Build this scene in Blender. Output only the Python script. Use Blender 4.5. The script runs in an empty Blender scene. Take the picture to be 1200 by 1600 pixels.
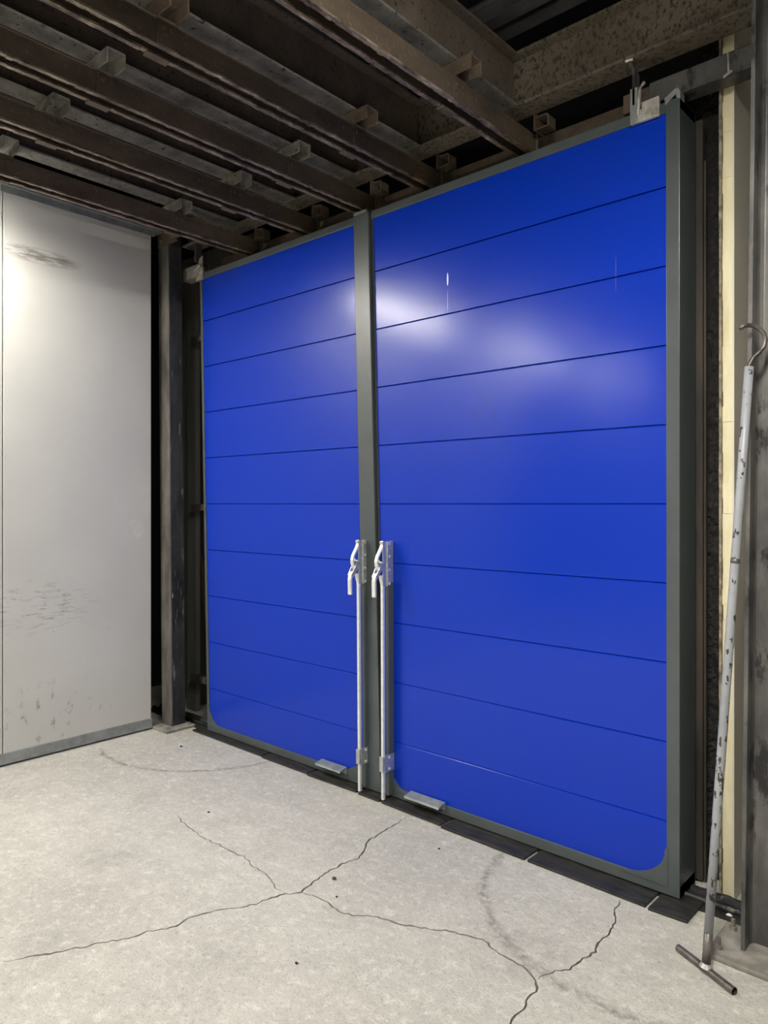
import bpy, bmesh, math, random
from mathutils import Vector, Matrix, geometry, noise
random.seed(7)
scene = bpy.context.scene
C = scene.collection

# ---------------------------------------------------------------- camera
EYE = 1.55
F_PX = 1139.0
YAW = math.radians(42.123)
cam_data = bpy.data.cameras.new('camera')
cam = bpy.data.objects.new('camera', cam_data)
C.objects.link(cam)
cam_data.sensor_fit = 'AUTO'
cam_data.sensor_width = 36.0
cam_data.lens = F_PX * 36.0 / 1600.0
cam_data.shift_y = -13.0 / 1600.0
cam_data.clip_start = 0.05
cam.location = (0, 0, EYE)
cam.rotation_euler = (math.radians(90), 0, YAW)
scene.camera = cam

# ---------------------------------------------------------------- world, exposure
world = bpy.data.worlds.new('world')
scene.world = world
world.use_nodes = True
world.node_tree.nodes['Background'].inputs[0].default_value = (0.6, 0.68, 0.8, 1)
world.node_tree.nodes['Background'].inputs[1].default_value = 0.02
vs = scene.view_settings
vs.view_transform = 'Standard'
vs.look = 'None'
vs.gamma = 1.0
vs.use_curve_mapping = False
vs.exposure = 0.0

LAMP_COLOR = (1.0, 0.968, 0.895)
LAMP_LEFT = 116.0        # emission strength of the diffusers along the grey panel
LAMP_RIGHT = 185.0       # emission strength of the diffusers over the right aisle
# (x, y of the middle, z, strength)
LAMPS = [(-4.16, 0.88, 3.215, LAMP_LEFT), (-4.16, -1.15, 3.215, LAMP_LEFT), (-4.16, -3.2, 3.215, LAMP_LEFT),
         (-0.35, 0.85, 3.30, LAMP_RIGHT), (-0.35, -1.9, 3.30, LAMP_RIGHT)]

# ---------------------------------------------------------------- material helpers
class NT:
    def __init__(s, name, rough=0.6, metal=0.0, spec=0.5):
        m = bpy.data.materials.new(name)
        m.use_nodes = True
        s.m = m
        s.t = m.node_tree
        s.n = s.t.nodes
        s.b = s.n['Principled BSDF']
        s.b.inputs['Roughness'].default_value = rough
        s.b.inputs['Metallic'].default_value = metal
        s.b.inputs['Specular IOR Level'].default_value = spec
        s.pos = s.n.new('ShaderNodeNewGeometry').outputs['Position']
    def link(s, a, b):
        s.t.links.new(a, b)
    def mapped(s, scale=(1, 1, 1)):
        v = s.n.new('ShaderNodeVectorMath'); v.operation = 'MULTIPLY'
        s.link(s.pos, v.inputs[0]); v.inputs[1].default_value = scale
        return v.outputs[0]
    def noise(s, scale, detail=4, rough=0.55, stretch=None, dist=0.0):
        t = s.n.new('ShaderNodeTexNoise')
        t.inputs['Scale'].default_value = scale
        t.inputs['Detail'].default_value = detail
        t.inputs['Roughness'].default_value = rough
        t.inputs['Distortion'].default_value = dist
        s.link(s.mapped(stretch) if stretch else s.pos, t.inputs['Vector'])
        return t.outputs[0]
    def voro(s, scale, stretch=None, feature='F1'):
        t = s.n.new('ShaderNodeTexVoronoi'); t.feature = feature
        t.inputs['Scale'].default_value = scale
        s.link(s.mapped(stretch) if stretch else s.pos, t.inputs['Vector'])
        return t.outputs[0]
    def ramp(s, fac, stops):
        r = s.n.new('ShaderNodeValToRGB')
        e = r.color_ramp.elements
        e[0].position, e[0].color = stops[0][0], tuple(stops[0][1]) + (1,)
        e[1].position, e[1].color = stops[-1][0], tuple(stops[-1][1]) + (1,)
        for p, c in stops[1:-1]:
            k = e.new(p); k.color = tuple(c) + (1,)
        s.link(fac, r.inputs[0])
        return r.outputs[0]
    def step(s, fac, lo, hi):
        r = s.n.new('ShaderNodeMapRange')
        r.inputs[1].default_value = lo; r.inputs[2].default_value = hi
        s.link(fac, r.inputs[0])
        return r.outputs[0]
    def math(s, op, a, b=None, clamp=False):
        m = s.n.new('ShaderNodeMath'); m.operation = op; m.use_clamp = clamp
        for i, v in enumerate((a, b)):
            if v is None: continue
            if isinstance(v, (int, float)): m.inputs[i].default_value = v
            else: s.link(v, m.inputs[i])
        return m.outputs[0]
    def mix(s, fac, a, b, mode='MIX'):
        m = s.n.new('ShaderNodeMix'); m.data_type = 'RGBA'; m.blend_type = mode
        for sock, v in ((m.inputs[0], fac), (m.inputs[6], a), (m.inputs[7], b)):
            if isinstance(v, (int, float)): sock.default_value = v
            elif isinstance(v, tuple): sock.default_value = v + (1,) if len(v) == 3 else v
            else: s.link(v, sock)
        return m.outputs[2]
    def spot(s, c, r, squash=(1, 1, 1), soft=0.5):      # 1 inside an ellipsoidal patch round c
        v = s.n.new('ShaderNodeVectorMath'); v.operation = 'SUBTRACT'
        s.link(s.pos, v.inputs[0]); v.inputs[1].default_value = c
        w = s.n.new('ShaderNodeVectorMath'); w.operation = 'MULTIPLY'
        s.link(v.outputs[0], w.inputs[0]); w.inputs[1].default_value = squash
        l = s.n.new('ShaderNodeVectorMath'); l.operation = 'LENGTH'
        s.link(w.outputs[0], l.inputs[0])
        return s.step(l.outputs['Value'], r, r * soft)
    def color(s, c):
        if isinstance(c, tuple): s.b.inputs['Base Color'].default_value = c + (1,)
        else: s.link(c, s.b.inputs['Base Color'])
    def rough(s, r):
        s.link(r, s.b.inputs['Roughness'])
    def bump(s, h, strength=0.3, dist=0.01):
        b = s.n.new('ShaderNodeBump')
        b.inputs['Strength'].default_value = strength
        b.inputs['Distance'].default_value = dist
        s.link(h, b.inputs['Height'])
        s.link(b.outputs[0], s.b.inputs['Normal'])

M = {}
def simple(name, c0, c1, scale=6, rough=0.6, metal=0.0, stretch=None, bump=0.0, bscale=60, detail=5, lo=0.35, hi=0.65, dist=0.004, spec=0.5):
    t = NT(name, rough, metal, spec)
    t.color(t.ramp(t.noise(scale, detail, 0.6, stretch), [(lo, c0), (hi, c1)]))
    if bump: t.bump(t.noise(bscale, 4, 0.6, stretch), bump, dist)
    M[name] = t.m
    return t

# blue coated panels with faint dust, smears and scratches
t = NT('blue_panel', 0.36, 0.0, 0.34)
smear = t.math('MULTIPLY', t.math('MULTIPLY', t.spot((-1.956, 2.86, 1.99), 0.16, (1.6, 0.2, 1)), t.step(t.noise(60, 2, 0.5, (1, 1, 0.25)), 0.52, 0.62)), 0.3)
smear2 = t.math('MULTIPLY', t.math('MULTIPLY', t.spot((-2.24, 2.86, 2.52), 0.16, (0.8, 0.2, 1.2)), t.step(t.noise(34, 3, 0.6, (1, 1, 0.7)), 0.56, 0.64)), 0.4)
col = (0.0024, 0.031, 0.415)
col = t.mix(t.math('ADD', smear, smear2, True), col, (0.012, 0.02, 0.16))
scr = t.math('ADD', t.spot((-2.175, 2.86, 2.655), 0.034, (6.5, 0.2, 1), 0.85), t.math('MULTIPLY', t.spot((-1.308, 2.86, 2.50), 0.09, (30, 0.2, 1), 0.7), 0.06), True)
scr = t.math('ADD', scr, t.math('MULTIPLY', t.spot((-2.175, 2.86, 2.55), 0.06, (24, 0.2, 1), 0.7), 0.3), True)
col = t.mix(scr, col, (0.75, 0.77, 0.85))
t.color(col)
t.rough(t.math('ADD', t.math('MULTIPLY', t.noise(3.0, 5, 0.6), 0.06), 0.19))
t.bump(t.noise(2.2, 2, 0.5), 0.10, 0.02)
M['blue_panel'] = t.m

simple('frame_grey', (0.060, 0.072, 0.074), (0.075, 0.088, 0.090), 5, 0.33, 0.0, bump=0.04, bscale=30)
simple('galvanised', (0.50, 0.52, 0.52), (0.68, 0.70, 0.70), 40, 0.36, 0.75, bump=0.03)
simple('galvanised_dull', (0.23, 0.25, 0.24), (0.34, 0.36, 0.34), 14, 0.5, 0.5, bump=0.05)
simple('bright_steel', (0.72, 0.74, 0.74), (0.86, 0.88, 0.88), 30, 0.34, 0.45)
simple('raw_plate', (0.33, 0.30, 0.26), (0.62, 0.60, 0.55), 30, 0.45, 0.5, bump=0.08)
simple('rubber', (0.008, 0.008, 0.008), (0.034, 0.032, 0.029), 9, 0.55, 0.0, stretch=(1, 4, 1), bump=0.12)
simple('slot_dark', (0.004, 0.004, 0.004), (0.012, 0.010, 0.008), 8, 0.9)

# rusty, dusty rolled steel overhead
t = NT('rust_track', 0.78)
c = t.ramp(t.noise(5, 6, 0.65, (1.0, 0.5, 1.0)), [(0.30, (0.055, 0.040, 0.028)), (0.55, (0.115, 0.084, 0.056)), (0.75, (0.17, 0.13, 0.088))])
c = t.mix(t.math('MULTIPLY', t.step(t.noise(55, 3, 0.6), 0.60, 0.72), 0.55), c, (0.25, 0.20, 0.14))
t.color(c)
t.bump(t.math('ADD', t.noise(70, 4, 0.7), t.noise(18, 3)), 0.45, 0.006)
M['rust_track'] = t.m
t = NT('lip_steel', 0.6, 0.25)
c = t.ramp(t.noise(30, 5, 0.7, (1, 0.35, 1)), [(0.36, (0.05, 0.034, 0.022)), (0.54, (0.22, 0.17, 0.12)), (0.70, (0.50, 0.43, 0.33))])
t.color(c); t.bump(t.noise(60, 4, 0.7), 0.6, 0.006)
M['lip_steel'] = t.m
t = NT('joist_steel', 0.85)
c = t.ramp(t.noise(4, 6, 0.65), [(0.32, (0.085, 0.066, 0.050)), (0.7, (0.17, 0.135, 0.10))])
c = t.mix(t.step(t.noise(70, 3, 0.6, (1, 0.8, 0.7)), 0.60, 0.68), c, (0.028, 0.022, 0.018))
t.color(c); t.bump(t.noise(45, 5, 0.7), 0.6, 0.008)
M['joist_steel'] = t.m
t = NT('girder_steel', 0.85)
c = t.ramp(t.noise(3, 6, 0.65), [(0.32, (0.10, 0.082, 0.060)), (0.7, (0.19, 0.160, 0.120))])
c = t.mix(t.step(t.noise(62, 4, 0.65, (1, 1, 0.6)), 0.50, 0.62), c, (0.045, 0.036, 0.027))
t.color(c); t.bump(t.noise(50, 5, 0.7), 0.7, 0.008)
M['girder_steel'] = t.m
t = NT('crusty_flange', 0.9)
c = t.ramp(t.noise(7, 6, 0.7), [(0.34, (0.10, 0.090, 0.074)), (0.64, (0.25, 0.232, 0.20))])
c = t.mix(t.step(t.noise(38, 3, 0.6), 0.62, 0.68), c, (0.025, 0.02, 0.016))
t.color(c); t.bump(t.noise(55, 5, 0.75), 0.9, 0.012)
M['crusty_flange'] = t.m
simple('dark_ceiling', (0.010, 0.012, 0.018), (0.025, 0.027, 0.034), 3, 0.9)
simple('purlin_steel', (0.035, 0.033, 0.036), (0.075, 0.070, 0.070), 6, 0.8, bump=0.3)

# black painted posts with worn, scratched patches
t = NT('post_paint', 0.42, 0.1)
c = t.ramp(t.noise(4, 6, 0.65, (1.5, 1.5, 0.6)), [(0.36, (0.016, 0.017, 0.021)), (0.62, (0.055, 0.056, 0.060))])
c = t.mix(t.math('MULTIPLY', t.step(t.noise(14, 6, 0.7, (1.6, 1.6, 0.25)), 0.60, 0.66), 0.8), c, (0.24, 0.23, 0.21))
t.color(c); t.bump(t.noise(40, 4), 0.1, 0.004)
t.rough(t.math('ADD', t.math('MULTIPLY', t.noise(12, 4), 0.35), 0.28))
M['post_paint'] = t.m
t = NT('post_worn', 0.42, 0.2)
c = t.ramp(t.noise(3.5, 6, 0.65, (1.5, 1.5, 0.8)), [(0.34, (0.050, 0.049, 0.049)), (0.52, (0.115, 0.112, 0.108)), (0.72, (0.20, 0.19, 0.175))])
c = t.mix(t.math('MULTIPLY', t.step(t.noise(8, 6, 0.7, (1.4, 1.4, 0.5)), 0.55, 0.62), 0.9), c, (0.022, 0.021, 0.022))
t.color(c); t.bump(t.noise(60, 4), 0.15, 0.003)
M['post_worn'] = t.m
simple('post_lit_face', (0.060, 0.056, 0.050), (0.175, 0.165, 0.145), 5, 0.6, 0.1, stretch=(1.5, 1.5, 0.5), bump=0.1)  # left post's room-side face: lamp light put into this paler colour
simple('base_plate', (0.14, 0.13, 0.11), (0.30, 0.28, 0.245), 11, 0.8, bump=0.3)
simple('bolt_steel', (0.16, 0.14, 0.12), (0.32, 0.29, 0.25), 30, 0.6, 0.3)

# light grey insulated panel, dented and scuffed
t = NT('pale_panel', 0.5)
c = t.ramp(t.noise(1.3, 5, 0.6), [(0.3, (0.51, 0.50, 0.455)), (0.7, (0.57, 0.56, 0.51))])
sc = t.math('MULTIPLY', t.spot((-4.5, 1.90, 3.06), 0.27, (0.1, 1, 5.0), 0.6), t.step(t.noise(26, 5, 0.7, (1, 0.25, 2.2)), 0.42, 0.56))
low = t.math('MULTIPLY', t.spot((-4.5, 1.88, 0.92), 0.42, (0.1, 1, 2.2), 0.3), t.step(t.noise(20, 6, 0.75, (1, 0.5, 2.5)), 0.52, 0.64))
bot = t.math('MULTIPLY', t.spot((-4.5, 1.95, 0.25), 0.45, (0.1, 0.9, 1.7), 0.3), t.step(t.noise(15, 5, 0.7, (1, 1.4, 0.7)), 0.58, 0.66))
allw = t.math('MULTIPLY', t.step(t.noise(13, 6, 0.75, (1, 1, 0.8)), 0.69, 0.75), 0.6)
dirt = t.math('ADD', t.math('ADD', t.math('MULTIPLY', sc, 0.75), t.math('MULTIPLY', low, 0.75)), t.math('ADD', t.math('MULTIPLY', bot, 0.6), allw), True)
c = t.mix(dirt, c, (0.16, 0.135, 0.105))
pale = t.math('MULTIPLY', t.spot((-4.5, 2.52, 1.375), 0.075, (0.1, 1, 0.9), 0.7), t.step(t.noise(14, 3), 0.42, 0.6))
c = t.mix(t.math('MULTIPLY', pale, 0.6), c, (0.64, 0.63, 0.58))
t.color(c); t.bump(t.math('ADD', t.noise(3, 3), t.math('MULTIPLY', t.noise(11, 3), 0.25)), 0.16, 0.02)
t.rough(t.math('ADD', t.math('MULTIPLY', dirt, 0.2), 0.58))
M['pale_panel'] = t.m

# worn concrete floor with swing-door scuff arcs and damp spots
t = NT('concrete', 0.82)
big = t.noise(0.9, 6, 0.62)
mid = t.noise(7, 6, 0.7)
fine = t.noise(120, 4, 0.7)
c = t.ramp(big, [(0.30, (0.43, 0.410, 0.362)), (0.52, (0.53, 0.505, 0.448)), (0.72, (0.61, 0.582, 0.518))])
c = t.mix(t.math('MULTIPLY', t.step(mid, 0.40, 0.62), 0.38), c, (0.35, 0.335, 0.295))
c = t.mix(t.math('MULTIPLY', t.step(t.noise(22, 6, 0.8), 0.50, 0.66), 0.60), c, (0.76, 0.735, 0.665))
c = t.mix(t.math('MULTIPLY', t.step(t.noise(48, 5, 0.75), 0.54, 0.66), 0.50), c, (0.24, 0.228, 0.20))
c = t.mix(t.math('MULTIPLY', t.step(fine, 0.56, 0.66), 0.45), c, (0.20, 0.19, 0.165))
for (cx, cy, R, x0, x1, dk) in ((-4.169, 2.896, 0.725, -4.45, -3.3, 0.85), (-1.073, 2.819, 0.70, -2.2, -0.85, 0.75)):
    v = t.n.new('ShaderNodeVectorMath'); v.operation = 'SUBTRACT'
    t.link(t.pos, v.inputs[0]); v.inputs[1].default_value = (cx, cy, 0)
    l = t.n.new('ShaderNodeVectorMath'); l.operation = 'LENGTH'; t.link(v.outputs[0], l.inputs[0])
    off = t.math('ABSOLUTE', t.math('SUBTRACT', t.math('ADD', l.outputs['Value'], t.math('MULTIPLY', t.noise(5, 3), 0.05)), R + 0.025))
    band = t.step(off, 0.034 if cx > -3 else 0.024, 0.004)
    sx = t.n.new('ShaderNodeSeparateXYZ'); t.link(t.pos, sx.inputs[0])
    lim = t.math('MULTIPLY', t.step(sx.outputs[0], x0, x0 + 0.1), t.step(sx.outputs[0], x1 + 0.1, x1))
    band = t.math('MULTIPLY', t.math('MULTIPLY', band, lim), t.step(t.noise(24, 4, 0.7), 0.36, 0.62))
    c = t.mix(t.math('MULTIPLY', band, dk), c, (0.17, 0.155, 0.13))
for (px_, py_, rr, k) in ((-3.063, 1.574, 0.16, 0.38), (-2.634, 1.103, 0.10, 0.42), (-3.5, 2.0, 0.10, 0.25), (-1.35, 2.2, 0.22, 0.28), (-2.1, 1.35, 0.3, 0.16)):
    s_ = t.math('MULTIPLY', t.spot((px_, py_, 0), rr, (1, 1, 1), 0.45), t.step(t.noise(12, 4), 0.3, 0.6))
    c = t.mix(t.math('MULTIPLY', s_, k), c, (0.25, 0.245, 0.225))
t.color(c)
t.bump(t.math('ADD', t.math('MULTIPLY', t.noise(26, 6, 0.75), 1.0), t.math('MULTIPLY', fine, 0.5)), 0.8, 0.010)
M['concrete'] = t.m
simple('crack_dirt', (0.10, 0.09, 0.075), (0.22, 0.20, 0.17), 40, 0.95)

simple('foam_cream', (0.74, 0.66, 0.42), (0.88, 0.82, 0.58), 16, 0.8, stretch=(1, 1, 0.25), bump=0.4, bscale=80)
simple('panel_beige', (0.68, 0.63, 0.52), (0.75, 0.70, 0.59), 3, 0.5)
simple('torn_skin', (0.10, 0.08, 0.055), (0.42, 0.36, 0.26), 24, 0.7, bump=0.4)
t = NT('foam_black', 0.5)
t.color(t.ramp(t.noise(36, 5, 0.7), [(0.35, (0.006, 0.006, 0.006)), (0.62, (0.026, 0.023, 0.020)), (0.78, (0.13, 0.115, 0.10))]))
t.bump(t.noise(70, 5, 0.75), 0.9, 0.012)
M['foam_black'] = t.m
simple('jamb_brown', (0.022, 0.018, 0.014), (0.075, 0.06, 0.045), 9, 0.7, stretch=(1, 1, 0.15), bump=0.2)
simple('back_wall', (0.10, 0.10, 0.092), (0.16, 0.16, 0.148), 3, 0.7, stretch=(2, 1, 0.4))
simple('void_wall', (0.006, 0.006, 0.008), (0.012, 0.012, 0.014), 2, 0.95)  # near-black colour stands in for the unlit space behind panel and doors
simple('room_wall', (0.30, 0.29, 0.265), (0.38, 0.37, 0.34), 2, 0.7)
simple('plank_brown', (0.055, 0.028, 0.018), (0.10, 0.052, 0.032), 10, 0.7, stretch=(1, 1, 0.2), bump=0.2)
t = NT('pole_paint', 0.40)
c = t.ramp(t.noise(8, 4), [(0.3, (0.25, 0.26, 0.28)), (0.7, (0.32, 0.33, 0.35))])
c = t.mix(t.step(t.noise(34, 3, 0.6, (1.4, 1.4, 0.7)), 0.605, 0.62), c, (0.045, 0.038, 0.033))
t.color(c); M['pole_paint'] = t.m
simple('bare_pipe', (0.075, 0.068, 0.062), (0.20, 0.185, 0.17), 18, 0.42, 0.6, bump=0.1)
simple('weld_bead', (0.35, 0.34, 0.32), (0.65, 0.63, 0.60), 60, 0.4, 0.6, bump=0.3)
simple('white_chip', (0.72, 0.72, 0.70), (0.82, 0.82, 0.80), 20, 0.6)
simple('lamp_housing', (0.62, 0.62, 0.60), (0.70, 0.70, 0.68), 4, 0.5)

# ---------------------------------------------------------------- mesh helpers
class MB:
    def __init__(s, fn=None):
        s.v = []; s.f = []; s.fn = fn
    def box(s, x0, x1, y0, y1, z0, z1):
        if x0 > x1: x0, x1 = x1, x0
        if y0 > y1: y0, y1 = y1, y0
        if z0 > z1: z0, z1 = z1, z0
        i = len(s.v)
        s.v += [(x, y, z) for z in (z0, z1) for y in (y0, y1) for x in (x0, x1)]
        s.f += [tuple(i + k for k in q) for q in ((0, 2, 3, 1), (4, 5, 7, 6), (0, 1, 5, 4), (2, 6, 7, 3), (0, 4, 6, 2), (1, 3, 7, 5))]
        return s
    def prism(s, poly, axis, a, b):          # poly: 2-D outline, extruded along axis from a to b
        n = len(poly); i = len(s.v)
        def mk(p, w):
            return {'x': (w, p[0], p[1]), 'y': (p[0], w, p[1]), 'z': (p[0], p[1], w)}[axis]
        s.v += [mk(p, a) for p in poly] + [mk(p, b) for p in poly]
        s.f += [tuple(i + k for k in range(n))[::-1], tuple(i + n + k for k in range(n))]
        s.f += [(i + k, i + (k + 1) % n, i + n + (k + 1) % n, i + n + k) for k in range(n)]
        return s
    def tube(s, path, r, n=10, caps=True):
        path = [Vector(p) for p in path]
        rr = r if isinstance(r, (list, tuple)) else [r] * len(path)
        i = len(s.v); up = None
        for k, p in enumerate(path):
            d = (path[min(k + 1, len(path) - 1)] - path[max(k - 1, 0)]).normalized()
            if up is None:
                up = Vector((0, 0, 1)) if abs(d.z) < 0.9 else Vector((1, 0, 0))
            a = (up - d * up.dot(d)).normalized(); up = a
            b = d.cross(a)
            for q in range(n):
                w = 2 * math.pi * q / n
                s.v.append(tuple(p + (a * math.cos(w) + b * math.sin(w)) * rr[k]))
        for k in range(len(path) - 1):
            for q in range(n):
                s.f.append((i + k * n + q, i + k * n + (q + 1) % n, i + (k + 1) * n + (q + 1) % n, i + (k + 1) * n + q))
        if caps:
            s.f.append(tuple(i + q for q in range(n))[::-1])
            s.f.append(tuple(i + (len(path) - 1) * n + q for q in range(n)))
        return s
    def ribbon(s, path, half, thick, side):   # flat bar following a path; side = unit width vector
        path = [Vector(p) for p in path]; side = Vector(side).normalized(); i = len(s.v)
        for k, p in enumerate(path):
            d = (path[min(k + 1, len(path) - 1)] - path[max(k - 1, 0)]).normalized()
            nrm = side.cross(d).normalized()
            for u, w in ((-1, -1), (1, -1), (1, 1), (-1, 1)):
                s.v.append(tuple(p + side * half * u + nrm * thick * 0.5 * w))
        m = len(path)
        for k in range(m - 1):
            for q in range(4):
                s.f.append((i + 4 * k + q, i + 4 * k + (q + 1) % 4, i + 4 * k + 4 + (q + 1) % 4, i + 4 * k + 4 + q))
        s.f += [(i + 3, i + 2, i + 1, i), tuple(i + 4 * (m - 1) + q for q in range(4))]
        return s
    def bolt(s, c, axis, r=0.009, h=0.007):    # hexagon head
        c = Vector(c); a = Vector(axis)
        return s.tube([c, c + a * h], r, 6)
    def build(s, name, mat, parent=None, bevel=0.0, smooth=False):
        vs_ = [s.fn(*v) for v in s.v] if s.fn else s.v
        if parent is not None:
            o0 = parent.matrix_world_loc if False else ROOT[parent.name]
            vs_ = [(v[0] - o0[0], v[1] - o0[1], v[2] - o0[2]) for v in vs_]
        me = bpy.data.meshes.new(name)
        me.from_pydata(vs_, [], s.f)
        bm = bmesh.new(); bm.from_mesh(me)
        bmesh.ops.recalc_face_normals(bm, faces=bm.faces)
        bm.to_mesh(me); bm.free()
        me.materials.append(M[mat] if isinstance(mat, str) else mat)
        if smooth:
            for p in me.polygons: p.use_smooth = True
        o = bpy.data.objects.new(name, me)
        C.objects.link(o)
        if parent is not None:
            o.parent = parent
            ROOT[o.name] = ROOT[parent.name]
        else:
            ROOT[o.name] = (0, 0, 0)
        if bevel:
            b = o.modifiers.new('bevel', 'BEVEL'); b.width = bevel; b.segments = 2; b.limit_method = 'ANGLE'
        return o
ROOT = {}
def bolts(name, mat, parent, pts, axis, r, h):
    for p in pts: MB(BOLT_FN[0]).bolt(p, axis, r, h).build(name, mat, parent)
BOLT_FN = [None]
def tag(o, label, cat, group=None):
    o['label'] = label; o['category'] = cat
    if group: o['group'] = group
    return o
def thing(name, label, cat, loc, group=None):
    o = bpy.data.objects.new(name, None)
    C.objects.link(o); o.location = loc; o.empty_display_size = 0.1
    ROOT[o.name] = tuple(loc)
    return tag(o, label, cat, group)
def struct(o):
    o['kind'] = 'structure'; return o

# ---------------------------------------------------------------- room shell
X0, X1, Y0, Y1, ZC = -5.6, 2.6, -4.7, 3.75, 4.0
D = Vector((-math.sin(YAW), math.cos(YAW), 0)); Rv = Vector((math.cos(YAW), math.sin(YAW), 0))
def floor_pt(x, y):          # a point of the floor seen at a pixel of the photograph
    v = D + Rv * ((x - 600) / F_PX) + Vector((0, 0, (787 - y) / F_PX))
    return Vector((0, 0, EYE)) + v * (-EYE / v.z)

cracks_px = [
    ([(5, 1502), (45, 1495), (95, 1486), (150, 1476), (200, 1467), (230, 1455), (260, 1452), (300, 1432), (350, 1420), (380, 1419), (410, 1407), (445, 1397), (470, 1394),
      (492, 1376), (520, 1357), (555, 1342), (570, 1330), (572, 1317), (595, 1302), (635, 1276)], 0.0040),
    ([(274, 1272), (290, 1290), (320, 1310), (360, 1329), (380, 1338), (395, 1355), (415, 1363), (430, 1388), (446, 1396)], 0.0027),
    ([(470, 1394), (510, 1407), (532, 1427), (565, 1430), (590, 1433), (620, 1442), (665, 1450), (710, 1457), (740, 1464), (760, 1470), (780, 1490), (810, 1506), (832, 1522),
      (842, 1533), (844, 1545), (825, 1565), (812, 1582), (795, 1602), (785, 1630)], 0.0042),
    ([(967, 1407), (962, 1425), (960, 1450), (940, 1465), (930, 1487), (900, 1502), (890, 1514), (862, 1520), (846, 1527), (841, 1531)], 0.0042)]
def crack_line(px_pts, w):
    pts = [floor_pt(*p) for p in px_pts]
    out = []
    for a, b in zip(pts, pts[1:]):
        n = max(2, int((b - a).length / 0.016))
        for k in range(n):
            p = a.lerp(b, k / n)
            s = (b - a).normalized(); nrm = Vector((-s.y, s.x, 0))
            j = noise.noise(Vector((p.x * 23, p.y * 23, 1.7))) * 0.012 + (random.random() - 0.5) * 0.009
            out.append(p + nrm * j)
    out.append(pts[-1])
    L, R_ = [], []
    for k, p in enumerate(out):
        d = (out[min(k + 1, len(out) - 1)] - out[max(k - 1, 0)]).normalized()
        nrm = Vector((-d.y, d.x, 0))
        e = min(1.0, 0.25 + min(k, len(out) - 1 - k) / 8.0)
        hw = w * e * (0.45 + 0.9 * abs(noise.noise(Vector((p.x * 9, p.y * 9, 4.2)))) + 0.5 * random.random())
        L.append(p + nrm * hw); R_.append(p - nrm * hw)
    return out, L, R_
cracks = [crack_line(p, w) for p, w in cracks_px]
cv = [Vector((X0, Y0)), Vector((X1, Y0)), Vector((X1, Y1)), Vector((X0, Y1))]
cf = [[0, 1, 2, 3]]
for mid_, L, R_ in cracks:
    i = len(cv); n = len(mid_)
    cv += [Vector((p.x, p.y)) for p in L] + [Vector((p.x, p.y)) for p in R_]
    cf += [[i + n + k, i + n + k + 1, i + k + 1, i + k] for k in range(n - 1)]
res = geometry.delaunay_2d_cdt(cv, [], cf, 0, 1e-6)
rv, rf, rorig = res[0], res[2], res[5]
fm = MB()
fm.v = [(p.x, p.y, 0.0) for p in rv]
fm.f = [tuple(q) for q, o in zip(rf, rorig) if all(k == 0 for k in o)]
floor = struct(fm.build('floor', 'concrete'))
for mid_, L, R_ in cracks:
    g = MB(); n = len(mid_)
    g.v = [tuple(p) for p in L] + [(p.x, p.y, -0.009) for p in mid_] + [tuple(p) for p in R_]
    g.f = [(k, k + 1, n + k + 1, n + k) for k in range(n - 1)] + [(n + k, n + k + 1, 2 * n + k + 1, 2 * n + k) for k in range(n - 1)]
    g.build('crack', 'crack_dirt', floor)

struct(MB().box(X0, X1, Y0, Y1, ZC, ZC + 0.1).build('ceiling', 'dark_ceiling'))
struct(MB().box(X0 - 0.1, X0, Y0, Y1, -0.1, ZC).build('wall_left', 'void_wall'))
struct(MB().box(X1, X1 + 0.1, Y0, Y1, -0.1, ZC).build('wall_right', 'room_wall'))
struct(MB().box(X0, X1, Y0 - 0.1, Y0, -0.1, ZC).build('wall_rear', 'room_wall'))
struct(MB().box(X0, X1, Y1, Y1 + 0.1, -0.1, ZC).build('wall_front', 'void_wall'))
# strip of lining wall seen through the gap beside the left leaf
w = MB().box(-5.2, -4.2, 3.26, 3.32, 0, 3.5)
w = struct(w.build('wall_lining', 'back_wall'))
MB().box(-4.80, -4.685, 3.09, 3.13, 0.005, 3.2).build('lining_post', 'back_wall', w, bevel=0.004)

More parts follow.
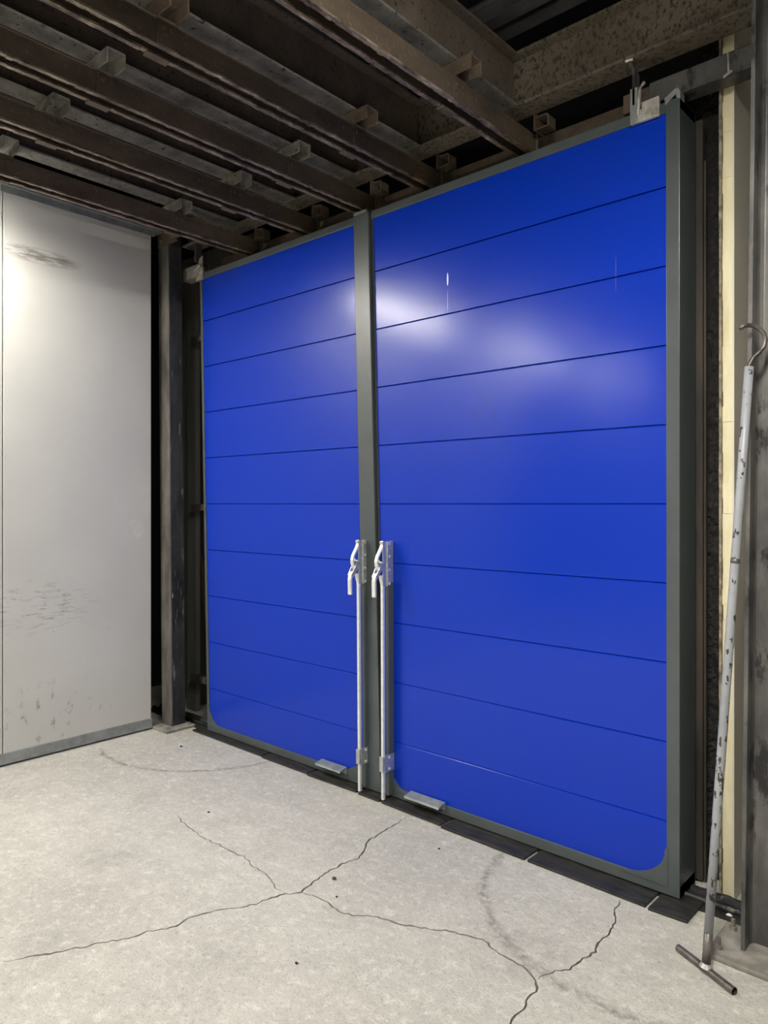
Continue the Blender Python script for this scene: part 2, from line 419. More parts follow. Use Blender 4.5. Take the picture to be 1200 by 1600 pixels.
# ---------------------------------------------------------------- lamps (just out of the frame)
lamp_words = ['nearest the blue doors above the pale sliding panel', 'in the middle of the row along the pale panel', 'at the far end of the row along the pale panel',
              'over the right aisle nearer the doors', 'over the right aisle at the back']
em = bpy.data.materials.new('lamp_glow'); em.use_nodes = True
def glow(name, strength):
    m = bpy.data.materials.new(name); m.use_nodes = True
    n = m.node_tree.nodes; b = n['Principled BSDF']
    b.inputs['Base Color'].default_value = (0.8, 0.8, 0.8, 1)
    b.inputs['Emission Color'].default_value = LAMP_COLOR + (1,)
    b.inputs['Emission Strength'].default_value = strength
    return m
glows = {s: glow('lamp_glow', s) for s in (LAMP_LEFT, LAMP_RIGHT)}
bpy.data.materials.remove(em)
for (x, y, z, s), wd in zip(LAMPS, lamp_words):
    r = thing('batten_lamp', 'white batten ceiling lamp ' + wd, 'lamp', (x, y, z), 'ceiling batten lamps')
    h = MB().prism([(x - 0.085, z + 0.012), (x + 0.085, z + 0.012), (x + 0.05, z + 0.065), (x - 0.05, z + 0.065)], 'y', y - 0.61, y + 0.61)
    h.box(x - 0.085, x + 0.085, y - 0.615, y - 0.60, z - 0.012, z + 0.03); h.box(x - 0.085, x + 0.085, y + 0.60, y + 0.615, z - 0.012, z + 0.03)
    h.build('housing', 'lamp_housing', r)
    for yy in (-0.4, 0.4):
        MB().tube([(x, y + yy, z + 0.07), (x, y + yy, ZC)], 0.006, 6).build('suspension_rod', 'galvanised_dull', r)
    MB().prism([(x - 0.08, z + 0.011)] + [(x - 0.08 * math.cos(math.pi * q / 8), z + 0.006 - 0.026 * math.sin(math.pi * q / 8)) for q in range(9)] + [(x + 0.08, z + 0.011)], 'y', y - 0.599, y + 0.599).build('diffuser', glows[s], r)

# ---------------------------------------------------------------- blue door leaves
YF = 2.872           # front face of the blue panels
YB = 3.035           # back of the leaf
PITCH = 0.3120
XR = -1.045
A0 = -2.595          # left edge of the right leaf on the floor line
def map_left(x, y, z):   return (x - 0.0300 * z, y, z)
def map_right(x, y, z):  return (x - 0.0297 * z * (x - XR) / (A0 - XR), y, z)
ZT = 3.128
seams = [EYE + k * PITCH for k in range(-4, 5)]
def fillet(cx, cz, sx, lx, lz, step=0.012):   # corner gusset with a hollow curved edge
    pts = [(cx, cz), (cx + sx * lx, cz), (cx + sx * lx, cz + 0.006)]
    px0, pz0, px1, pz1 = cx + sx * (lx - step * 0.3), cz + step, cx + sx * step, cz + lz - step * 0.3
    for k in range(11):
        a = math.pi / 2 * k / 10
        pts.append((cx + sx * (lx - step - (lx - 2 * step) * math.sin(a)) if False else cx + sx * (step + (lx - 2 * step) * (1 - math.sin(a))), cz + step + (lz - 2 * step) * (1 - math.cos(a))))
    pts += [(cx + sx * 0.006, cz + lz), (cx, cz + lz)]
    return pts
def leaf(label, fn, xl, xr, cap_l, cap_r, base_x):
    r = thing('door_leaf', label, 'door', (base_x, (YF + YB) / 2, 0.0), 'pair of blue door leaves')
    # steel box behind the panels, then the edge profiles of the frame
    MB(fn).box(xl + 0.004, xr - 0.004, YF + 0.03, YB, 0.022, ZT - 0.004).build('core', 'frame_grey', r)
    yf = YF - 0.007
    MB(fn).box(xl, xr, yf, YB - 0.002, ZT - 0.043, ZT).build('top_rail', 'frame_grey', r, bevel=0.0025)
    MB(fn).box(xl, xr, yf, YB - 0.002, 0.016, 0.064).build('bottom_rail', 'frame_grey', r, bevel=0.0025)
    MB(fn).box(xl, xl + cap_l, yf - 0.001, YB + 0.002, 0.0165, ZT + 0.001).build('stile', 'frame_grey', r, bevel=0.0025)
    MB(fn).box(xr - cap_r, xr, yf - 0.001, YB + 0.002, 0.0165, ZT + 0.001).build('stile', 'frame_grey', r, bevel=0.0025)
    zs = [0.058] + seams + [ZT - 0.040]
    for z0, z1 in zip(zs, zs[1:]):
        p = MB(fn)
        a, b = xl + 0.006, xr - 0.006
        g0 = z0 + (0.001 if z0 > 0.1 else 0); g1 = z1 - (0.001 if z1 < 3.0 else 0)
        ch = 0.005 if z1 < 3.0 else 0.0
        out = [(YF, g0 + 0.001), (YF + 0.03, g0 + 0.001), (YF + 0.03, g1), (YF + ch, g1), (YF, g1 - ch)]
        if ch == 0: out = out[:4]; out[3] = (YF, g1)
        p.prism(out, 'x', a, b)
        p.build('panel', 'blue_panel', r)
    return r
leafR = leaf('right leaf of the blue door, the wider looking one nearest the hooked pole', map_right, A0, XR, 0.012, 0.051, -1.8)
leafL = leaf('left leaf of the blue door beside the black post and pale panel', map_left, -4.204, A0 - 0.006, 0.023, 0.012, -3.4)
yg = YF - 0.010
MB(map_right).prism(fillet(XR - 0.045, 0.050, -1, 0.195, 0.150), 'y', yg, YF + 0.01).build('gusset', 'frame_grey', leafR)
MB(map_right).prism(fillet(A0 + 0.028, 0.050, 1, 0.150, 0.175), 'y', yg, YF + 0.01).box(A0 + 0.004, A0 + 0.0282, yg, YF + 0.01, 0.05, 0.225).build('gusset', 'frame_grey', leafR)
MB(map_left).prism(fillet(-4.200, 0.050, 1, 0.150, 0.170), 'y', yg, YF + 0.01).build('gusset', 'frame_grey', leafL)
MB(map_left).prism([(-2.700, 0.05), (-2.885, 0.05), (-2.885, 0.066), (-2.792, 0.112), (-2.745, 0.150), (-2.700, 0.155)], 'y', yg, YF + 0.01).build('gusset', 'frame_grey', leafL)
# meeting strip over the joint, carried by the left leaf
st = MB(map_left).box(-2.712, -2.600, YF - 0.022, YF - 0.004, 0.017, ZT + 0.006)
st = st.build('meeting_strip', 'frame_grey', leafL, bevel=0.003)
MB(map_left).box(-2.706, -2.612, YF - 0.024, YF + 0.02, ZT - 0.004, ZT + 0.012).build('strip_cap', 'galvanised_dull', st, bevel=0.002)
MB(map_right).box(A0 + 0.002, A0 + 0.010, YF - 0.010, YF + 0.01, 0.05, ZT - 0.05).build('gap_shade_strip', 'slot_dark', leafR)  # black strip added as the shade in the gap between the leaves
# folded-up corner of the sheet at the top of the right leaf
tf = MB()
for (za, zb, xa, xb) in ((3.112, 3.165, -1.100, -1.058),):
    tf.prism([(xa, za), (xb, za + 0.035), (xb + 0.006, zb - 0.004), (xb - 0.004, zb), (xa - 0.004, za + 0.03)], 'y', YF - 0.009, YF - 0.004)
tf.build('bent_flap', 'galvanised_dull', leafR)
MB().prism([(-1.058, 3.125), (-1.043, 3.122), (-1.043, 3.150), (-1.052, 3.168), (-1.060, 3.160)], 'y', YF - 0.008, YF + 0.04).build('bent_flap', 'galvanised_dull', leafR, bevel=0.002)

def lock(leaf_obj, fn, cx, y_back):
    """long-handled rod bolt: side plate, bowed handle, forked lever, rod running down beside a channel"""
    yr = 2.800                                  # axis of the rod
    MB(fn).box(cx - 0.006, cx + 0.014, yr + 0.028, y_back, 0.03, 1.14).build('rod_channel', 'frame_grey', leaf_obj, bevel=0.002)
    pl = MB(fn).box(cx + 0.008, cx + 0.013, yr - 0.012, y_back, 1.122, 1.354)
    pl.box(cx + 0.008, cx + 0.020, yr + 0.018, yr + 0.023, 1.122, 1.354)                   # stiffening rib
    pl.box(cx - 0.012, cx + 0.013, y_back - 0.005, y_back, 1.122, 1.354)                   # foot on the door
    pl.box(cx - 0.012, cx + 0.012, yr - 0.012, yr + 0.012, 1.340, 1.354)
    pl = pl.build('lock_plate', 'galvanised', leaf_obj, bevel=0.0015)
    BOLT_FN[0] = fn
    bolts('screw', 'bright_steel', pl, [(cx + 0.013, yr + 0.034, zz) for zz in (1.134, 1.205, 1.275, 1.342)], (1, 0, 0), 0.0075, 0.006)
    side = (1, 0, 0)
    prof = [(0.000, 1.356), (-0.002, 1.335), (-0.010, 1.318), (-0.026, 1.295), (-0.041, 1.272), (-0.047, 1.252), (-0.044, 1.230), (-0.034, 1.210), (-0.020, 1.196)]
    MB(fn).ribbon([(cx - 0.002, yr + a, b) for a, b in prof], 0.0105, 0.010, side).build('handle', 'bright_steel', pl, bevel=0.002)
    for dx in (-0.014, 0.014):
        MB(fn).ribbon([(cx + dx, yr - 0.004, 1.252), (cx + dx, yr - 0.036, 1.206), (cx + dx * 0.8, yr - 0.062, 1.168)], 0.0025, 0.020, side).build('lever_fork', 'galvanised', pl)
    MB(fn).ribbon([(cx, yr - 0.050, 1.190), (cx, yr - 0.064, 1.165), (cx, yr - 0.067, 1.150), (cx, yr - 0.066, 1.070)], 0.0120, 0.012, side).build('grip', 'bright_steel', pl, bevel=0.002)
    MB(fn).tube([(cx - 0.018, yr - 0.008, 1.243), (cx + 0.018, yr - 0.008, 1.243)], 0.007, 10).build('pivot_pin', 'galvanised', pl)
    MB(fn).ribbon([(cx, yr - 0.014, 1.178), (cx, yr - 0.010, 1.155), (cx, yr - 0.001, 1.130), (cx, yr, 1.112)], 0.0105, 0.014, side).build('rod_link', 'bright_steel', pl, bevel=0.002)
    MB(fn).box(cx - 0.009, cx + 0.007, yr - 0.008, yr + 0.008, 0.016, 1.125).build('rod', 'bright_steel', pl, bevel=0.002)
    gd = MB(fn).box(cx + 0.009, cx + 0.0155, yr - 0.006, y_back, 0.158, 0.246)
    gd.box(cx - 0.013, cx + 0.012, yr - 0.016, yr - 0.010, 0.163, 0.241)
    gd.box(cx - 0.014, cx - 0.0095, yr - 0.016, yr + 0.016, 0.163, 0.241)
    gd.box(cx - 0.014, cx + 0.0155, y_back - 0.005, y_back, 0.158, 0.246)
    gd.build('rod_guide', 'galvanised', pl, bevel=0.001)
    bolts('guide_screw', 'bright_steel', pl, [(cx + 0.0155, yr + 0.030, zz) for zz in (0.172, 0.232)], (1, 0, 0), 0.007, 0.005)
    BOLT_FN[0] = None
lock(leafL, lambda x, y, z: (x - 0.009 * z, y, z), -2.704, YF - 0.022)
lock(leafR, lambda x, y, z: (x - 0.004 * z, y, z), -2.536, YF - 0.002)
def foot_pull(leaf_obj, fn, xa, xb, z):
    p = MB(fn).prism([(YF - 0.008, z - 0.030), (YF - 0.008, z + 0.008), (YF - 0.062, z - 0.002), (YF - 0.066, z - 0.012), (YF - 0.060, z - 0.012), (YF - 0.058, z - 0.006), (YF - 0.013, z + 0.002), (YF - 0.013, z - 0.030)], 'x', xa, xb)
    p = p.build('foot_pull', 'galvanised_dull', leaf_obj)
    BOLT_FN[0] = fn
    bolts('bolt', 'bolt_steel', p, [(xx, YF - 0.05, z - 0.012) for xx in (xa + 0.05, xb - 0.02)], (0, 0, -1), 0.007, 0.008)
    BOLT_FN[0] = None
foot_pull(leafL, map_left, -3.065, -2.865, 0.080)
foot_pull(leafR, map_right, -2.40, -2.18, 0.072)
# arms reaching from the back of the left leaf into the gap
for zz in (0.26, 1.50, 2.72):
    a = MB().box(-4.62, -4.20 - 0.03 * zz, 3.00, 3.04, zz, zz + 0.045).build('frame_arm', 'jamb_brown', leafL, bevel=0.002)
    MB().box(-4.623, -4.605, 3.005, 3.035, zz + 0.005, zz + 0.04).build('arm_end', 'slot_dark', a)

# ---------------------------------------------------------------- rubber flaps under the doors
flaps = [(-1.118, -0.966, 2.738, 'first flap on the right, beside the leaning hooked pole'), (-1.655, -1.124, 2.748, 'second flap from the hooked pole, under the right leaf'),
         (-2.133, -1.664, 2.758, 'third flap from the hooked pole, under the right leaf'), (-2.540, -2.142, 2.780, 'flap under the foot pull of the right leaf'),
         (-2.706, -2.548, 2.786, 'shortest flap, between the two lock rods'), (-3.112, -2.722, 2.790, 'flap under the foot pull of the left leaf'),
         (-3.535, -3.120, 2.795, 'second flap from the black post, under the left leaf'), (-4.300, -3.545, 2.806, 'longest flap, nearest the black post')]
for xa, xb, yf, words in flaps:
    lift = 0.003 * random.random()
    r = thing('rubber_flap', 'black rubber floor ' + words, 'rubber flap', ((xa + xb) / 2, yf + 0.06, 0.0), 'rubber flaps along the foot of the doors')
    j = random.uniform(-0.006, 0.006)
    MB().prism([(xa, yf + j), (xb - 0.007, yf - j), (xb - 0.005, YF + 0.10), (xa + 0.002, YF + 0.10)], 'z', 0.0005, 0.010 + lift).build('sheet', 'rubber', r, bevel=0.0025)

# ---------------------------------------------------------------- floor tracks behind the doors
r = thing('floor_track', 'dark steel floor track running under the doors and behind the right post', 'track', (-2.5, 2.92, 0), None)
MB().tube([(-5.0, 2.925, 0.014), (0.6, 2.925, 0.014)], 0.010, 10).build('round_rail', 'post_paint', r, smooth=True)
MB().prism([(2.975, 0.0), (3.012, 0.0), (3.004, 0.022), (2.982, 0.022)], 'x', -5.0, 0.6).build('flat_rail', 'post_paint', r)
MB().box(-5.0, 0.6, 2.862, 3.02, 0.0004, 0.0045).build('sole_plate', 'rubber', r)

# ---------------------------------------------------------------- pale insulated sliding panel on the left
XP = -4.545
r = thing('sliding_panel', 'tall pale grey insulated sliding panel, scuffed, left of the black post', 'panel', (XP - 0.04, 0.4, 0))
MB().box(XP - 0.08, XP, 1.682, 2.640, 0.06, 3.42).build('sheet', 'pale_panel', r, bevel=0.003)
MB().box(XP - 0.08, XP, -1.60, 1.676, 0.06, 3.42).build('sheet', 'pale_panel', r, bevel=0.003)
MB().box(XP - 0.085, XP + 0.007, -1.60, 2.646, 0.012, 0.078).build('bottom_rail', 'galvanised_dull', r, bevel=0.002)
tr = MB().box(XP - 0.09, XP + 0.030, -1.60, 2.715, 3.425, 3.535)
tr.box(XP + 0.004, XP + 0.012, -1.60, 2.66, 3.385, 3.43)
tr = tr.build('top_track', 'galvanised_dull', r, bevel=0.002)
for yy in (0.5, 1.72, 2.60): MB().tube([(XP + 0.03, yy, 3.48), (XP + 0.045, yy, 3.48)], 0.028, 14).build('track_roller', 'galvanised', tr)
MB().box(XP - 0.075, XP - 0.005, 2.640, 2.644, 0.06, 3.42).build('edge_strip', 'galvanised_dull', r)

# ---------------------------------------------------------------- posts
def tilt(k, x0=0.0):
    return lambda x, y, z: (x - k * z, y, z)
fn = tilt(0.014)
r = thing('steel_post', 'black painted square steel post between the pale panel and the blue door', 'post', (-4.5, 2.79, 0), 'steel posts at both ends of the doors')
MB(fn).box(-4.562, -4.443, 2.745, 2.846, 0.018, 3.62).build('shaft', 'post_paint', r, bevel=0.004)
MB(fn).box(-4.566, -4.441, 2.735, 2.747, 0.018, 3.62).build('face_flange', 'post_lit_face', r, bevel=0.003)
bp = MB().box(-4.60, -4.368, 2.650, 2.875, 0.0005, 0.018).build('base_plate', 'base_plate', r, bevel=0.003)
bolts('anchor_bolt', 'bolt_steel', bp, [(-4.41, 2.69, 0.018), (-4.575, 2.69, 0.018), (-4.40, 2.85, 0.018)], (0, 0, 1), 0.011, 0.012)
gp = MB().prism([(-4.60, 3.335), (-4.36, 3.335), (-4.36, 3.60), (-4.60, 3.60)], 'y', 2.722, 2.733).build('splice_plate', 'rust_track', r, bevel=0.002)
bolts('bolt', 'bolt_steel', gp, [(x, 2.722, z) for x, z in ((-4.55, 3.37), (-4.55, 3.45), (-4.40, 3.37), (-4.40, 3.45), (-4.47, 3.41))], (0, -1, 0), 0.012, 0.009)
MB(fn).box(-4.446, -4.439, 2.75, 2.755, 0.9, 0.93).build('weld_mark', 'weld_bead', r)

r = thing('steel_post', 'worn grey black H-section steel post behind the leaning hooked pole', 'post', (-0.60, 2.77, 0), 'steel posts at both ends of the doors')
MB(lambda x, y, z: (x + 0.011 * z, y, z)).prism([(-0.772, 2.680), (-0.758, 2.680), (-0.758, 2.735), (-0.754, 2.748), (-0.742, 2.756), (-0.40, 2.756), (-0.40, 2.680), (-0.386, 2.680), (-0.386, 2.838), (-0.40, 2.838), (-0.40, 2.770), (-0.758, 2.770), (-0.758, 2.838), (-0.772, 2.838)], 'z', 0.016, 3.90).build('shaft', 'post_worn', r, bevel=0.002)
bp = MB().box(-0.862, -0.30, 2.585, 2.835, 0.0005, 0.016).build('base_plate', 'base_plate', r, bevel=0.003)
for p in ((-0.830, 2.640), (-0.828, 2.79)):
    b = MB().bolt((p[0], p[1], 0.016), (0, 0, 1), 0.014, 0.014); b.tube([(p[0], p[1], 0.028), (p[0], p[1], 0.055)], 0.007, 8)
    b.build('anchor_bolt', 'bolt_steel', bp)

# ---------------------------------------------------------------- insulation and foam beside the right leaf
r = thing('insulation_panel', 'cream foam core panel with beige skin standing between blue door and right post', 'panel', (-0.91, 3.2, 0))
nz = 60
g = MB()
for k in range(nz):
    z0, z1 = 0.012 + k * 3.6 / nz, 0.012 + (k + 1) * 3.6 / nz
    g.box(-0.938 + 0.004 * noise.noise(Vector((k * 0.7, 2, 0))), -0.900, 3.030 + 0.004 * noise.noise(Vector((k * 0.5, 7, 0))), 3.40, z0, z1)
g.build('foam_core', 'foam_cream', r)
MB().box(-0.900, -0.893, 3.022, 3.40, 0.004, 3.62).build('face_skin', 'panel_beige', r)
g = MB()
for k in range(nz):
    z0, z1 = 0.012 + k * 3.6 / nz, 0.012 + (k + 1) * 3.6 / nz
    e = 0.004 + 0.006 * abs(noise.noise(Vector((k * 0.35, 5, 3))))
    g.box(-0.948, -0.942 + e * 0.6, 3.022 - e, 3.40, z0, z1)
g.build('torn_skin', 'torn_skin', r)
r = thing('foam_mass', 'crusty black sprayed foam filling the gap right of the blue door', 'foam', (-1.0, 3.2, 0))
g = MB()
nx, nzz = 14, 360
for j in range(nzz + 1):
    for i in range(nx + 1):
        x = -1.075 + 0.122 * i / nx; z = 0.01 + 3.55 * j / nzz
        n = noise.noise(Vector((x * 38, 0, z * 38))) * 0.012 + noise.noise(Vector((x * 95, 3, z * 95))) * 0.006 + noise.noise(Vector((x * 9, 8, z * 7))) * 0.015
        g.v.append((x, 3.14 + n + 0.2 * max(0, x + 0.985), z))
w_ = nx + 1
g.f = [(j * w_ + i, j * w_ + i + 1, (j + 1) * w_ + i + 1, (j + 1) * w_ + i) for j in range(nzz) for i in range(nx)]
i0 = len(g.v)
for j in (0, nzz):
    g.v += [(-1.075, 3.26, g.v[j * w_][2]), (-0.953, 3.26, g.v[j * w_][2])]
g.f += [(i0, i0 + 1, i0 + 3, i0 + 2)]
g.build('crust', 'foam_black', r, smooth=False)
r = thing('jamb_board', 'narrow brown jamb board standing just behind the right edge of the blue door', 'board', (-1.03, 3.09, 0))
MB().box(-1.060, -1.030, 3.075, 3.105, 0.01, 3.12).build('board', 'jamb_brown', r, bevel=0.003)
MB().box(-1.028, -1.020, 3.085, 3.105, 0.01, 2.95).build('edge_batten', 'jamb_brown', r)

# ---------------------------------------------------------------- overhead steel
TX = [-3.87, -3.32, -2.84, -2.375, -1.81]
words = ['leftmost, running just right of the pale panel', 'second from the pale panel', 'third from the pale panel, in the middle of the five', 'fourth from the pale panel, ending over the right leaf', 'rightmost of the five, ending over the right leaf']
def ibeam(mb, axis, c, hw, z0, z1, a, b, tf=0.010, tw=0.008):
    pts = [(c - hw, z0), (c + hw, z0), (c + hw, z0 + tf), (c + tw / 2, z0 + tf), (c + tw / 2, z1 - tf), (c + hw, z1 - tf), (c + hw, z1), (c - hw, z1), (c - hw, z1 - tf), (c - tw / 2, z1 - tf), (c - tw / 2, z0 + tf), (c - hw, z0 + tf)]
    return mb.prism(pts, axis, a, b)
ZB = 3.190                      # underside of the tracks
for k, (xc, wd) in enumerate(zip(TX, words)):
    r = thing('overhead_track', 'rusty slotted overhead track, ' + wd, 'track', (xc, 0, ZB), 'overhead tracks')
    ya, yb = -4.6, 3.02
    for s in (1, -1):
        MB().prism([(xc + s * 0.040, ZB), (xc + s * 0.040, ZB + 0.092), (xc + s * 0.006, ZB + 0.092), (xc + s * 0.006, ZB + 0.086), (xc + s * 0.034, ZB + 0.086), (xc + s * 0.034, ZB)], 'y', ya, yb).build('channel', 'rust_track', r)
        # ragged lower lip
        g = MB(); n = 150
        for q in range(n):
            y_a = -0.5 + (yb + 0.5) * q / n; y_b = -0.5 + (yb + 0.5) * (q + 1) / n
            e = 0.0025 * noise.noise(Vector((q * 0.6, k * 5 + s, 0))) + 0.0015 * random.random()
            g.box(xc + s * 0.021 + e, xc + s * 0.0415, y_a, y_b, ZB - 0.007 + e, ZB + 0.002)
        g.box(xc + s * 0.021, xc + s * 0.0415, ya, -0.5, ZB - 0.007, ZB + 0.002)
        g.build('lip', 'lip_steel', r)
    MB().box(xc - 0.034, xc + 0.034, ya, yb, ZB + 0.080, ZB + 0.0855).build('slot_top', 'slot_dark', r)
    for yy in (0.42, 1.42, 2.42):
        y_ = yy + random.uniform(-0.012, 0.012)
        c = MB()
        zt, zl = ZB + 0.154, ZB + 0.093
        c.box(xc - 0.07, xc + 0.125, y_ - 0.040, y_ - 0.032, zl, zt)
        c.box(xc - 0.07, xc + 0.125, y_ + 0.032, y_ + 0.040, zl, zt)
        c.box(xc - 0.07, xc + 0.125, y_ - 0.040, y_ + 0.040, zt - 0.008, zt)
        c = c.build('clamp', 'crusty_flange' if k < 3 else 'rust_track', r, bevel=0.004)
        p = MB().box(xc + 0.0402, xc + 0.046, y_ - 0.042, y_ + 0.042, ZB - 0.004, zl + 0.004)
        p.box(xc - 0.048, xc - 0.008, y_ - 0.046, y_ + 0.046, ZB - 0.016, ZB - 0.008)
        p.box(xc - 0.048, xc - 0.042, y_ - 0.046, y_ + 0.046, ZB - 0.016, zl)
        p.build('clamp_plate', 'rust_track', c, bevel=0.002)
        bolts('bolt', 'rust_track', c, [(xc + 0.046, y_ + dy, ZB + 0.062) for dy in (-0.018, 0.018)], (1, 0, 0), 0.010, 0.008)
        MB().tube([(xc + 0.10, y_, zt), (xc + 0.10, y_, zt + 0.03)], 0.008, 8).build('bolt', 'rust_track', c)
    MB().box(xc - 0.05, xc + 0.05, yb, yb + 0.012, ZB - 0.006, ZB + 0.098).build('end_plate', 'rust_track', r, bevel=0.003)
    # I-section joist carrying the track
    j = thing('ceiling_joist', 'rusty I-section ceiling joist above the overhead track ' + ['beside the pale panel', 'second from the pale panel', 'in the middle of the five', 'fourth from the pale panel', 'furthest right'][k], 'beam', (xc, 0, 3.345), 'ceiling joists')
    g = MB()
    g.box(xc - 0.004, xc + 0.004, -4.6, 2.885, 3.355, 3.575); g.build('web', 'joist_steel', j)
    MB().box(xc - 0.052, xc + 0.052, -4.6, 2.838, 3.345, 3.356).build('bottom_flange', 'crusty_flange', j, bevel=0.002)
    MB().box(xc - 0.052, xc + 0.052, -4.6, 2.838, 3.574, 3.586).build('top_flange', 'joist_steel', j, bevel=0.002)
r = thing('main_girder', 'large rust speckled girder running above the blue doors to the right post', 'beam', (-2.4, 2.9, 3.34))
MB().box(-4.475, -0.40, 2.890, 2.902, 3.355, 3.580).build('web', 'girder_steel', r)
MB().box(-4.475, -0.40, 2.840, 2.960, 3.344, 3.357).build('bottom_flange', 'girder_steel', r, bevel=0.002)
MB().box(-4.475, -0.40, 2.840, 2.960, 3.578, 3.592).build('top_flange', 'girder_steel', r, bevel=0.002)
for i, (y, z, wd) in enumerate(((2.70, 3.66, 'nearer of the two dark purlins above the main girder'), (2.83, 3.68, 'further of the two dark purlins above the main girder'), )):
    r = thing('purlin', wd, 'beam', (-2.0, y, z), 'purlins above the girder')
    MB().prism([(y - 0.035, z), (y + 0.035, z), (y + 0.035, z + 0.008), (y + 0.004, z + 0.008), (y + 0.004, z + 0.09), (y - 0.004, z + 0.09), (y - 0.004, z + 0.008), (y - 0.035, z + 0.008)], 'x', -5.3, -0.80).build('tee_bar', 'purlin_steel', r)
    MB().tube([(-5.3, y + 0.012, z + 0.11), (-0.80, y + 0.012, z + 0.11)], 0.02, 8).build('conduit', 'purlin_steel', r)
# stub channels under the girder at each track end
for k, xc in enumerate(TX):
    xs = xc + 0.115
    r = thing('stub_bracket', 'bent channel bracket at the door end of the ' + ['leftmost', 'second', 'middle', 'fourth', 'rightmost'][k] + ' overhead track', 'bracket', (xs, 2.97, 3.25), 'stub brackets')
    MB().prism([(xs - 0.035, 3.268), (xs + 0.030, 3.268), (xs + 0.030, 3.318), (xs + 0.020, 3.330), (xs - 0.035, 3.330), (xs - 0.035, 3.323), (xs + 0.016, 3.323), (xs + 0.023, 3.315), (xs + 0.023, 3.275), (xs - 0.035, 3.275)], 'y', 2.955, 3.02).build('bent_channel', 'rust_track', r, bevel=0.002)
    MB().box(xs - 0.042, xs - 0.035, 2.945, 3.03, 3.262, 3.344).build('hanger_plate', 'rust_track', r)
# head angle behind the top of the doors
r = thing('head_angle', 'tan rusty angle bar behind the top edge of the doors', 'beam', (-2.8, 3.12, 3.25))
MB().box(-4.4, -1.12, 3.11, 3.12, 3.245, 3.315).build('upright_leg', 'rust_track', r)
MB().box(-4.4, -1.12, 3.11, 3.19, 3.238, 3.246).build('flat_leg', 'rust_track', r)

# ---------------------------------------------------------------- hangers and tubes at the top corners of the doors
def hollow_tube(mb, xa, xb, y0, y1, z0, z1, t=0.005):
    mb.box(xa, xb, y0, y1, z0, z0 + t); mb.box(xa, xb, y0, y1, z1 - t, z1)
    mb.box(xa, xb, y0, y0 + t, z0, z1); mb.box(xa, xb, y1 - t, y1, z0, z1)
    return mb
r = thing('square_tube', 'scratched square steel tube from the right post to the hanger of the right leaf', 'tube', (-0.98, 2.96, 3.16))
hollow_tube(MB(), -1.185, -0.775, 2.915, 2.995, 3.165, 3.256).build('tube', 'post_worn', r, bevel=0.002)
MB().box(-1.30, -1.187, 2.925, 2.985, 3.172, 3.25).build('inner_sleeve', 'rust_track', r, bevel=0.002)
MB().tube([(-0.880, 2.913, 3.17), (-0.882, 2.911, 3.25)], 0.004, 6).build('weld_seam', 'weld_bead', r)
MB().tube([(-0.90, 2.913, 3.166), (-0.868, 2.911, 3.180)], 0.005, 6).build('weld_bead', 'weld_bead', r)
r = thing('door_hanger', 'welded flat bar hanger above the right corner of the right leaf', 'bracket', (-1.2, 2.87, 3.1), 'door hangers')
MB().prism([(-1.228, 3.150), (-1.215, 3.150), (-1.215, 3.285), (-1.236, 3.344), (-1.250, 3.344), (-1.228, 3.280)], 'y', 2.846, 2.892).build('flat_bar', 'post_worn', r, bevel=0.002)
MB().prism([(-1.236, 3.078), (-1.120, 3.078), (-1.120, 3.150), (-1.190, 3.150), (-1.190, 3.128), (-1.236, 3.128)], 'y', 2.850, 2.8645).build('clip_plate', 'raw_plate', r, bevel=0.0015)
MB().box(-1.236, -1.205, 2.846, 2.850, 3.085, 3.22).build('front_tongue', 'galvanised_dull', r, bevel=0.001)
MB().tube([(-1.205, 2.852, 3.105), (-1.200, 2.85, 3.17), (-1.196, 2.852, 3.215), (-1.183, 2.86, 3.235)], [0.006, 0.008, 0.005, 0.007], 7).build('weld_bead', 'weld_bead', r)
MB().tube([(-1.19, 2.85, 3.15), (-1.12, 2.85, 3.152)], 0.003, 6).build('weld_seam', 'weld_bead', r)
MB().tube([(-1.255, 2.848, 3.344), (-1.225, 2.852, 3.342)], 0.008, 7).build('weld_top', 'weld_bead', r)

r = thing('square_tube', 'short open square steel tube beside the black post above the left leaf', 'tube', (-4.45, 2.93, 3.16))
hollow_tube(MB(), -4.53, -4.31, 2.885, 2.955, 3.125, 3.215).build('tube', 'raw_plate', r, bevel=0.002)
r = thing('door_hanger', 'welded flat bar hanger above the left corner of the left leaf', 'bracket', (-4.29, 2.87, 3.1), 'door hangers')
MB().prism([(-4.335, 3.215), (-4.320, 3.215), (-4.320, 3.344), (-4.44, 3.344), (-4.44, 3.336), (-4.335, 3.325)], 'y', 2.846, 2.900).build('flat_bar', 'post_worn', r, bevel=0.002)
MB().prism([(-4.318, 3.075), (-4.240, 3.082), (-4.240, 3.165), (-4.290, 3.168), (-4.318, 3.15)], 'y', 2.848, 2.8645).build('clip_plate', 'raw_plate', r, bevel=0.0015)
MB().prism([(-4.300, 3.165), (-4.258, 3.165), (-4.258, 3.245), (-4.300, 3.225)], 'y', 2.858, 2.866).build('front_tongue', 'raw_plate', r, bevel=0.001)
MB().tube([(-4.34, 2.848, 3.150), (-4.30, 2.846, 3.165), (-4.262, 2.846, 3.178)], [0.008, 0.011, 0.007], 7).build('weld_bead', 'weld_bead', r)

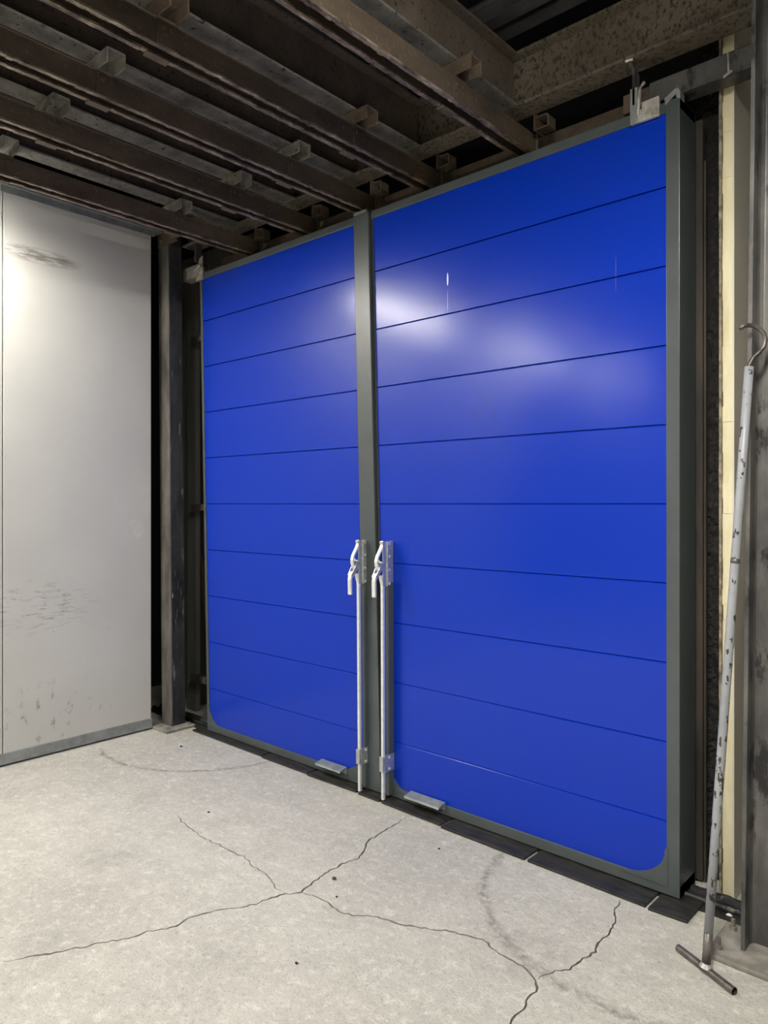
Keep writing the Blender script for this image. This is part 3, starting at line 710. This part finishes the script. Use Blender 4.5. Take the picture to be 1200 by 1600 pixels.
# ---------------------------------------------------------------- hooked pole leaning on the right post
def cam_pt(x, y, depth):
    return Vector((0, 0, EYE)) + (D + Rv * ((x - 600) / F_PX) + Vector((0, 0, (787 - y) / F_PX))) * depth
foot = Vector((-0.826, 2.500, 0.024)); head = Vector((-0.733, 2.640, 2.010))
r = thing('hooked_pole', 'chipped grey painted steel pole with hooked top and T foot, leaning on the post', 'pole', (-0.826, 2.5, 0))
ax = (head - foot)
MB().tube([foot + ax * 0.055, foot + ax * 0.25, foot + ax * 0.52, foot + ax * 0.79, head], 0.0145, 16).build('shaft', 'pole_paint', r, smooth=True)
MB().tube([foot, foot + ax * 0.056], 0.0142, 16).build('bare_foot', 'bare_pipe', r, smooth=True)
MB().tube([foot + ax * 0.668, foot + ax * 0.676], 0.0150, 16).build('bare_band', 'bare_pipe', r, smooth=True)
MB().tube([foot + Vector((0, 0, -0.004)), foot + Vector((0.001, 0.001, 0.010))], [0.022, 0.015], 12).build('foot_weld', 'weld_bead', r)
ca, cb = Vector((-0.938, 2.556, 0.0125)), Vector((-0.722, 2.446, 0.0125))
g = MB().tube([ca, ca.lerp(cb, 0.5), cb], 0.0122, 14, caps=False)
g.tube([ca, ca.lerp(cb, 0.5), cb], 0.0095, 14, caps=False)
g.build('cross_bar', 'bare_pipe', r, smooth=True)
hp = [(1168.5, 580), (1171, 570), (1177, 559), (1187, 550), (1194, 541), (1196.5, 530), (1193, 520), (1186, 513), (1177, 509), (1168, 508), (1162, 509.5), (1156, 513)]
dep = (head - Vector((0, 0, EYE))).dot(D)
MB().tube([cam_pt(x, y, dep) for x, y in hp], 0.0075, 10).build('hook', 'bare_pipe', r, smooth=True)

# ---------------------------------------------------------------- plank in the gap, small debris
r = thing('loose_plank', 'brown plank leaning behind the left leaf in the gap by the post', 'plank', (-4.5, 3.17, 0))
MB().prism([(-4.785, 1.145), (-4.722, 1.165), (-4.505, 0.40), (-4.36, 0.0), (-4.44, 0.0), (-4.570, 0.37)], 'y', 3.150, 3.170).build('board', 'plank_brown', r, bevel=0.002)
def pebble(name, px_, r0, mat, label, cat, grp=None):
    p = floor_pt(*px_)
    g = MB(); n = 7
    ring = []
    for lv, (rad, zz) in enumerate(((0.8, 0.0), (1.0, 0.35), (0.6, 0.8))):
        for q in range(n):
            a = 2 * math.pi * q / n
            rr = r0 * rad * (0.7 + 0.6 * random.random())
            g.v.append((rr * math.cos(a), rr * math.sin(a) * 0.7, r0 * zz))
    g.v.append((0, 0, r0))
    g.f = [(l * n + q, l * n + (q + 1) % n, (l + 1) * n + (q + 1) % n, (l + 1) * n + q) for l in range(2) for q in range(n)]
    g.f += [(2 * n + q, 2 * n + (q + 1) % n, 3 * n) for q in range(n)] + [tuple(range(n))[::-1]]
    o = g.build(name, mat)
    o.location = (p.x, p.y, 0.0003 if name != 'paper_scrap' else 0.0125)
    return tag(o, label, cat, grp)
pebble('pebble', (283, 1167), 0.010, 'rubber', 'small dark pebble on the floor inside the left scuff arc', 'pebble')
pebble('pebble', (522, 1374), 0.011, 'rubber', 'small dark pebble on the floor by the long crack', 'pebble')
pebble('pebble', (526, 1402), 0.006, 'rubber', 'tiny dark pebble below the long crack in the middle of the floor', 'pebble')
pebble('pebble', (326, 1270), 0.008, 'rubber', 'small dark pebble in open floor before the left leaf', 'pebble')
pebble('pebble', (463, 1506), 0.007, 'rubber', 'small dark pebble low in the foreground floor', 'pebble')
pebble('pebble', (686, 1327), 0.007, 'rubber', 'small dark pebble on the floor before the right leaf', 'pebble')
pebble('paper_scrap', (342, 1147), 0.022, 'white_chip', 'small white scrap lying on the longest rubber flap', 'scrap')
pebble('stone_chip', (1140, 1432), 0.012, 'white_chip', 'white chip beside the floor track near the right post', 'chip')
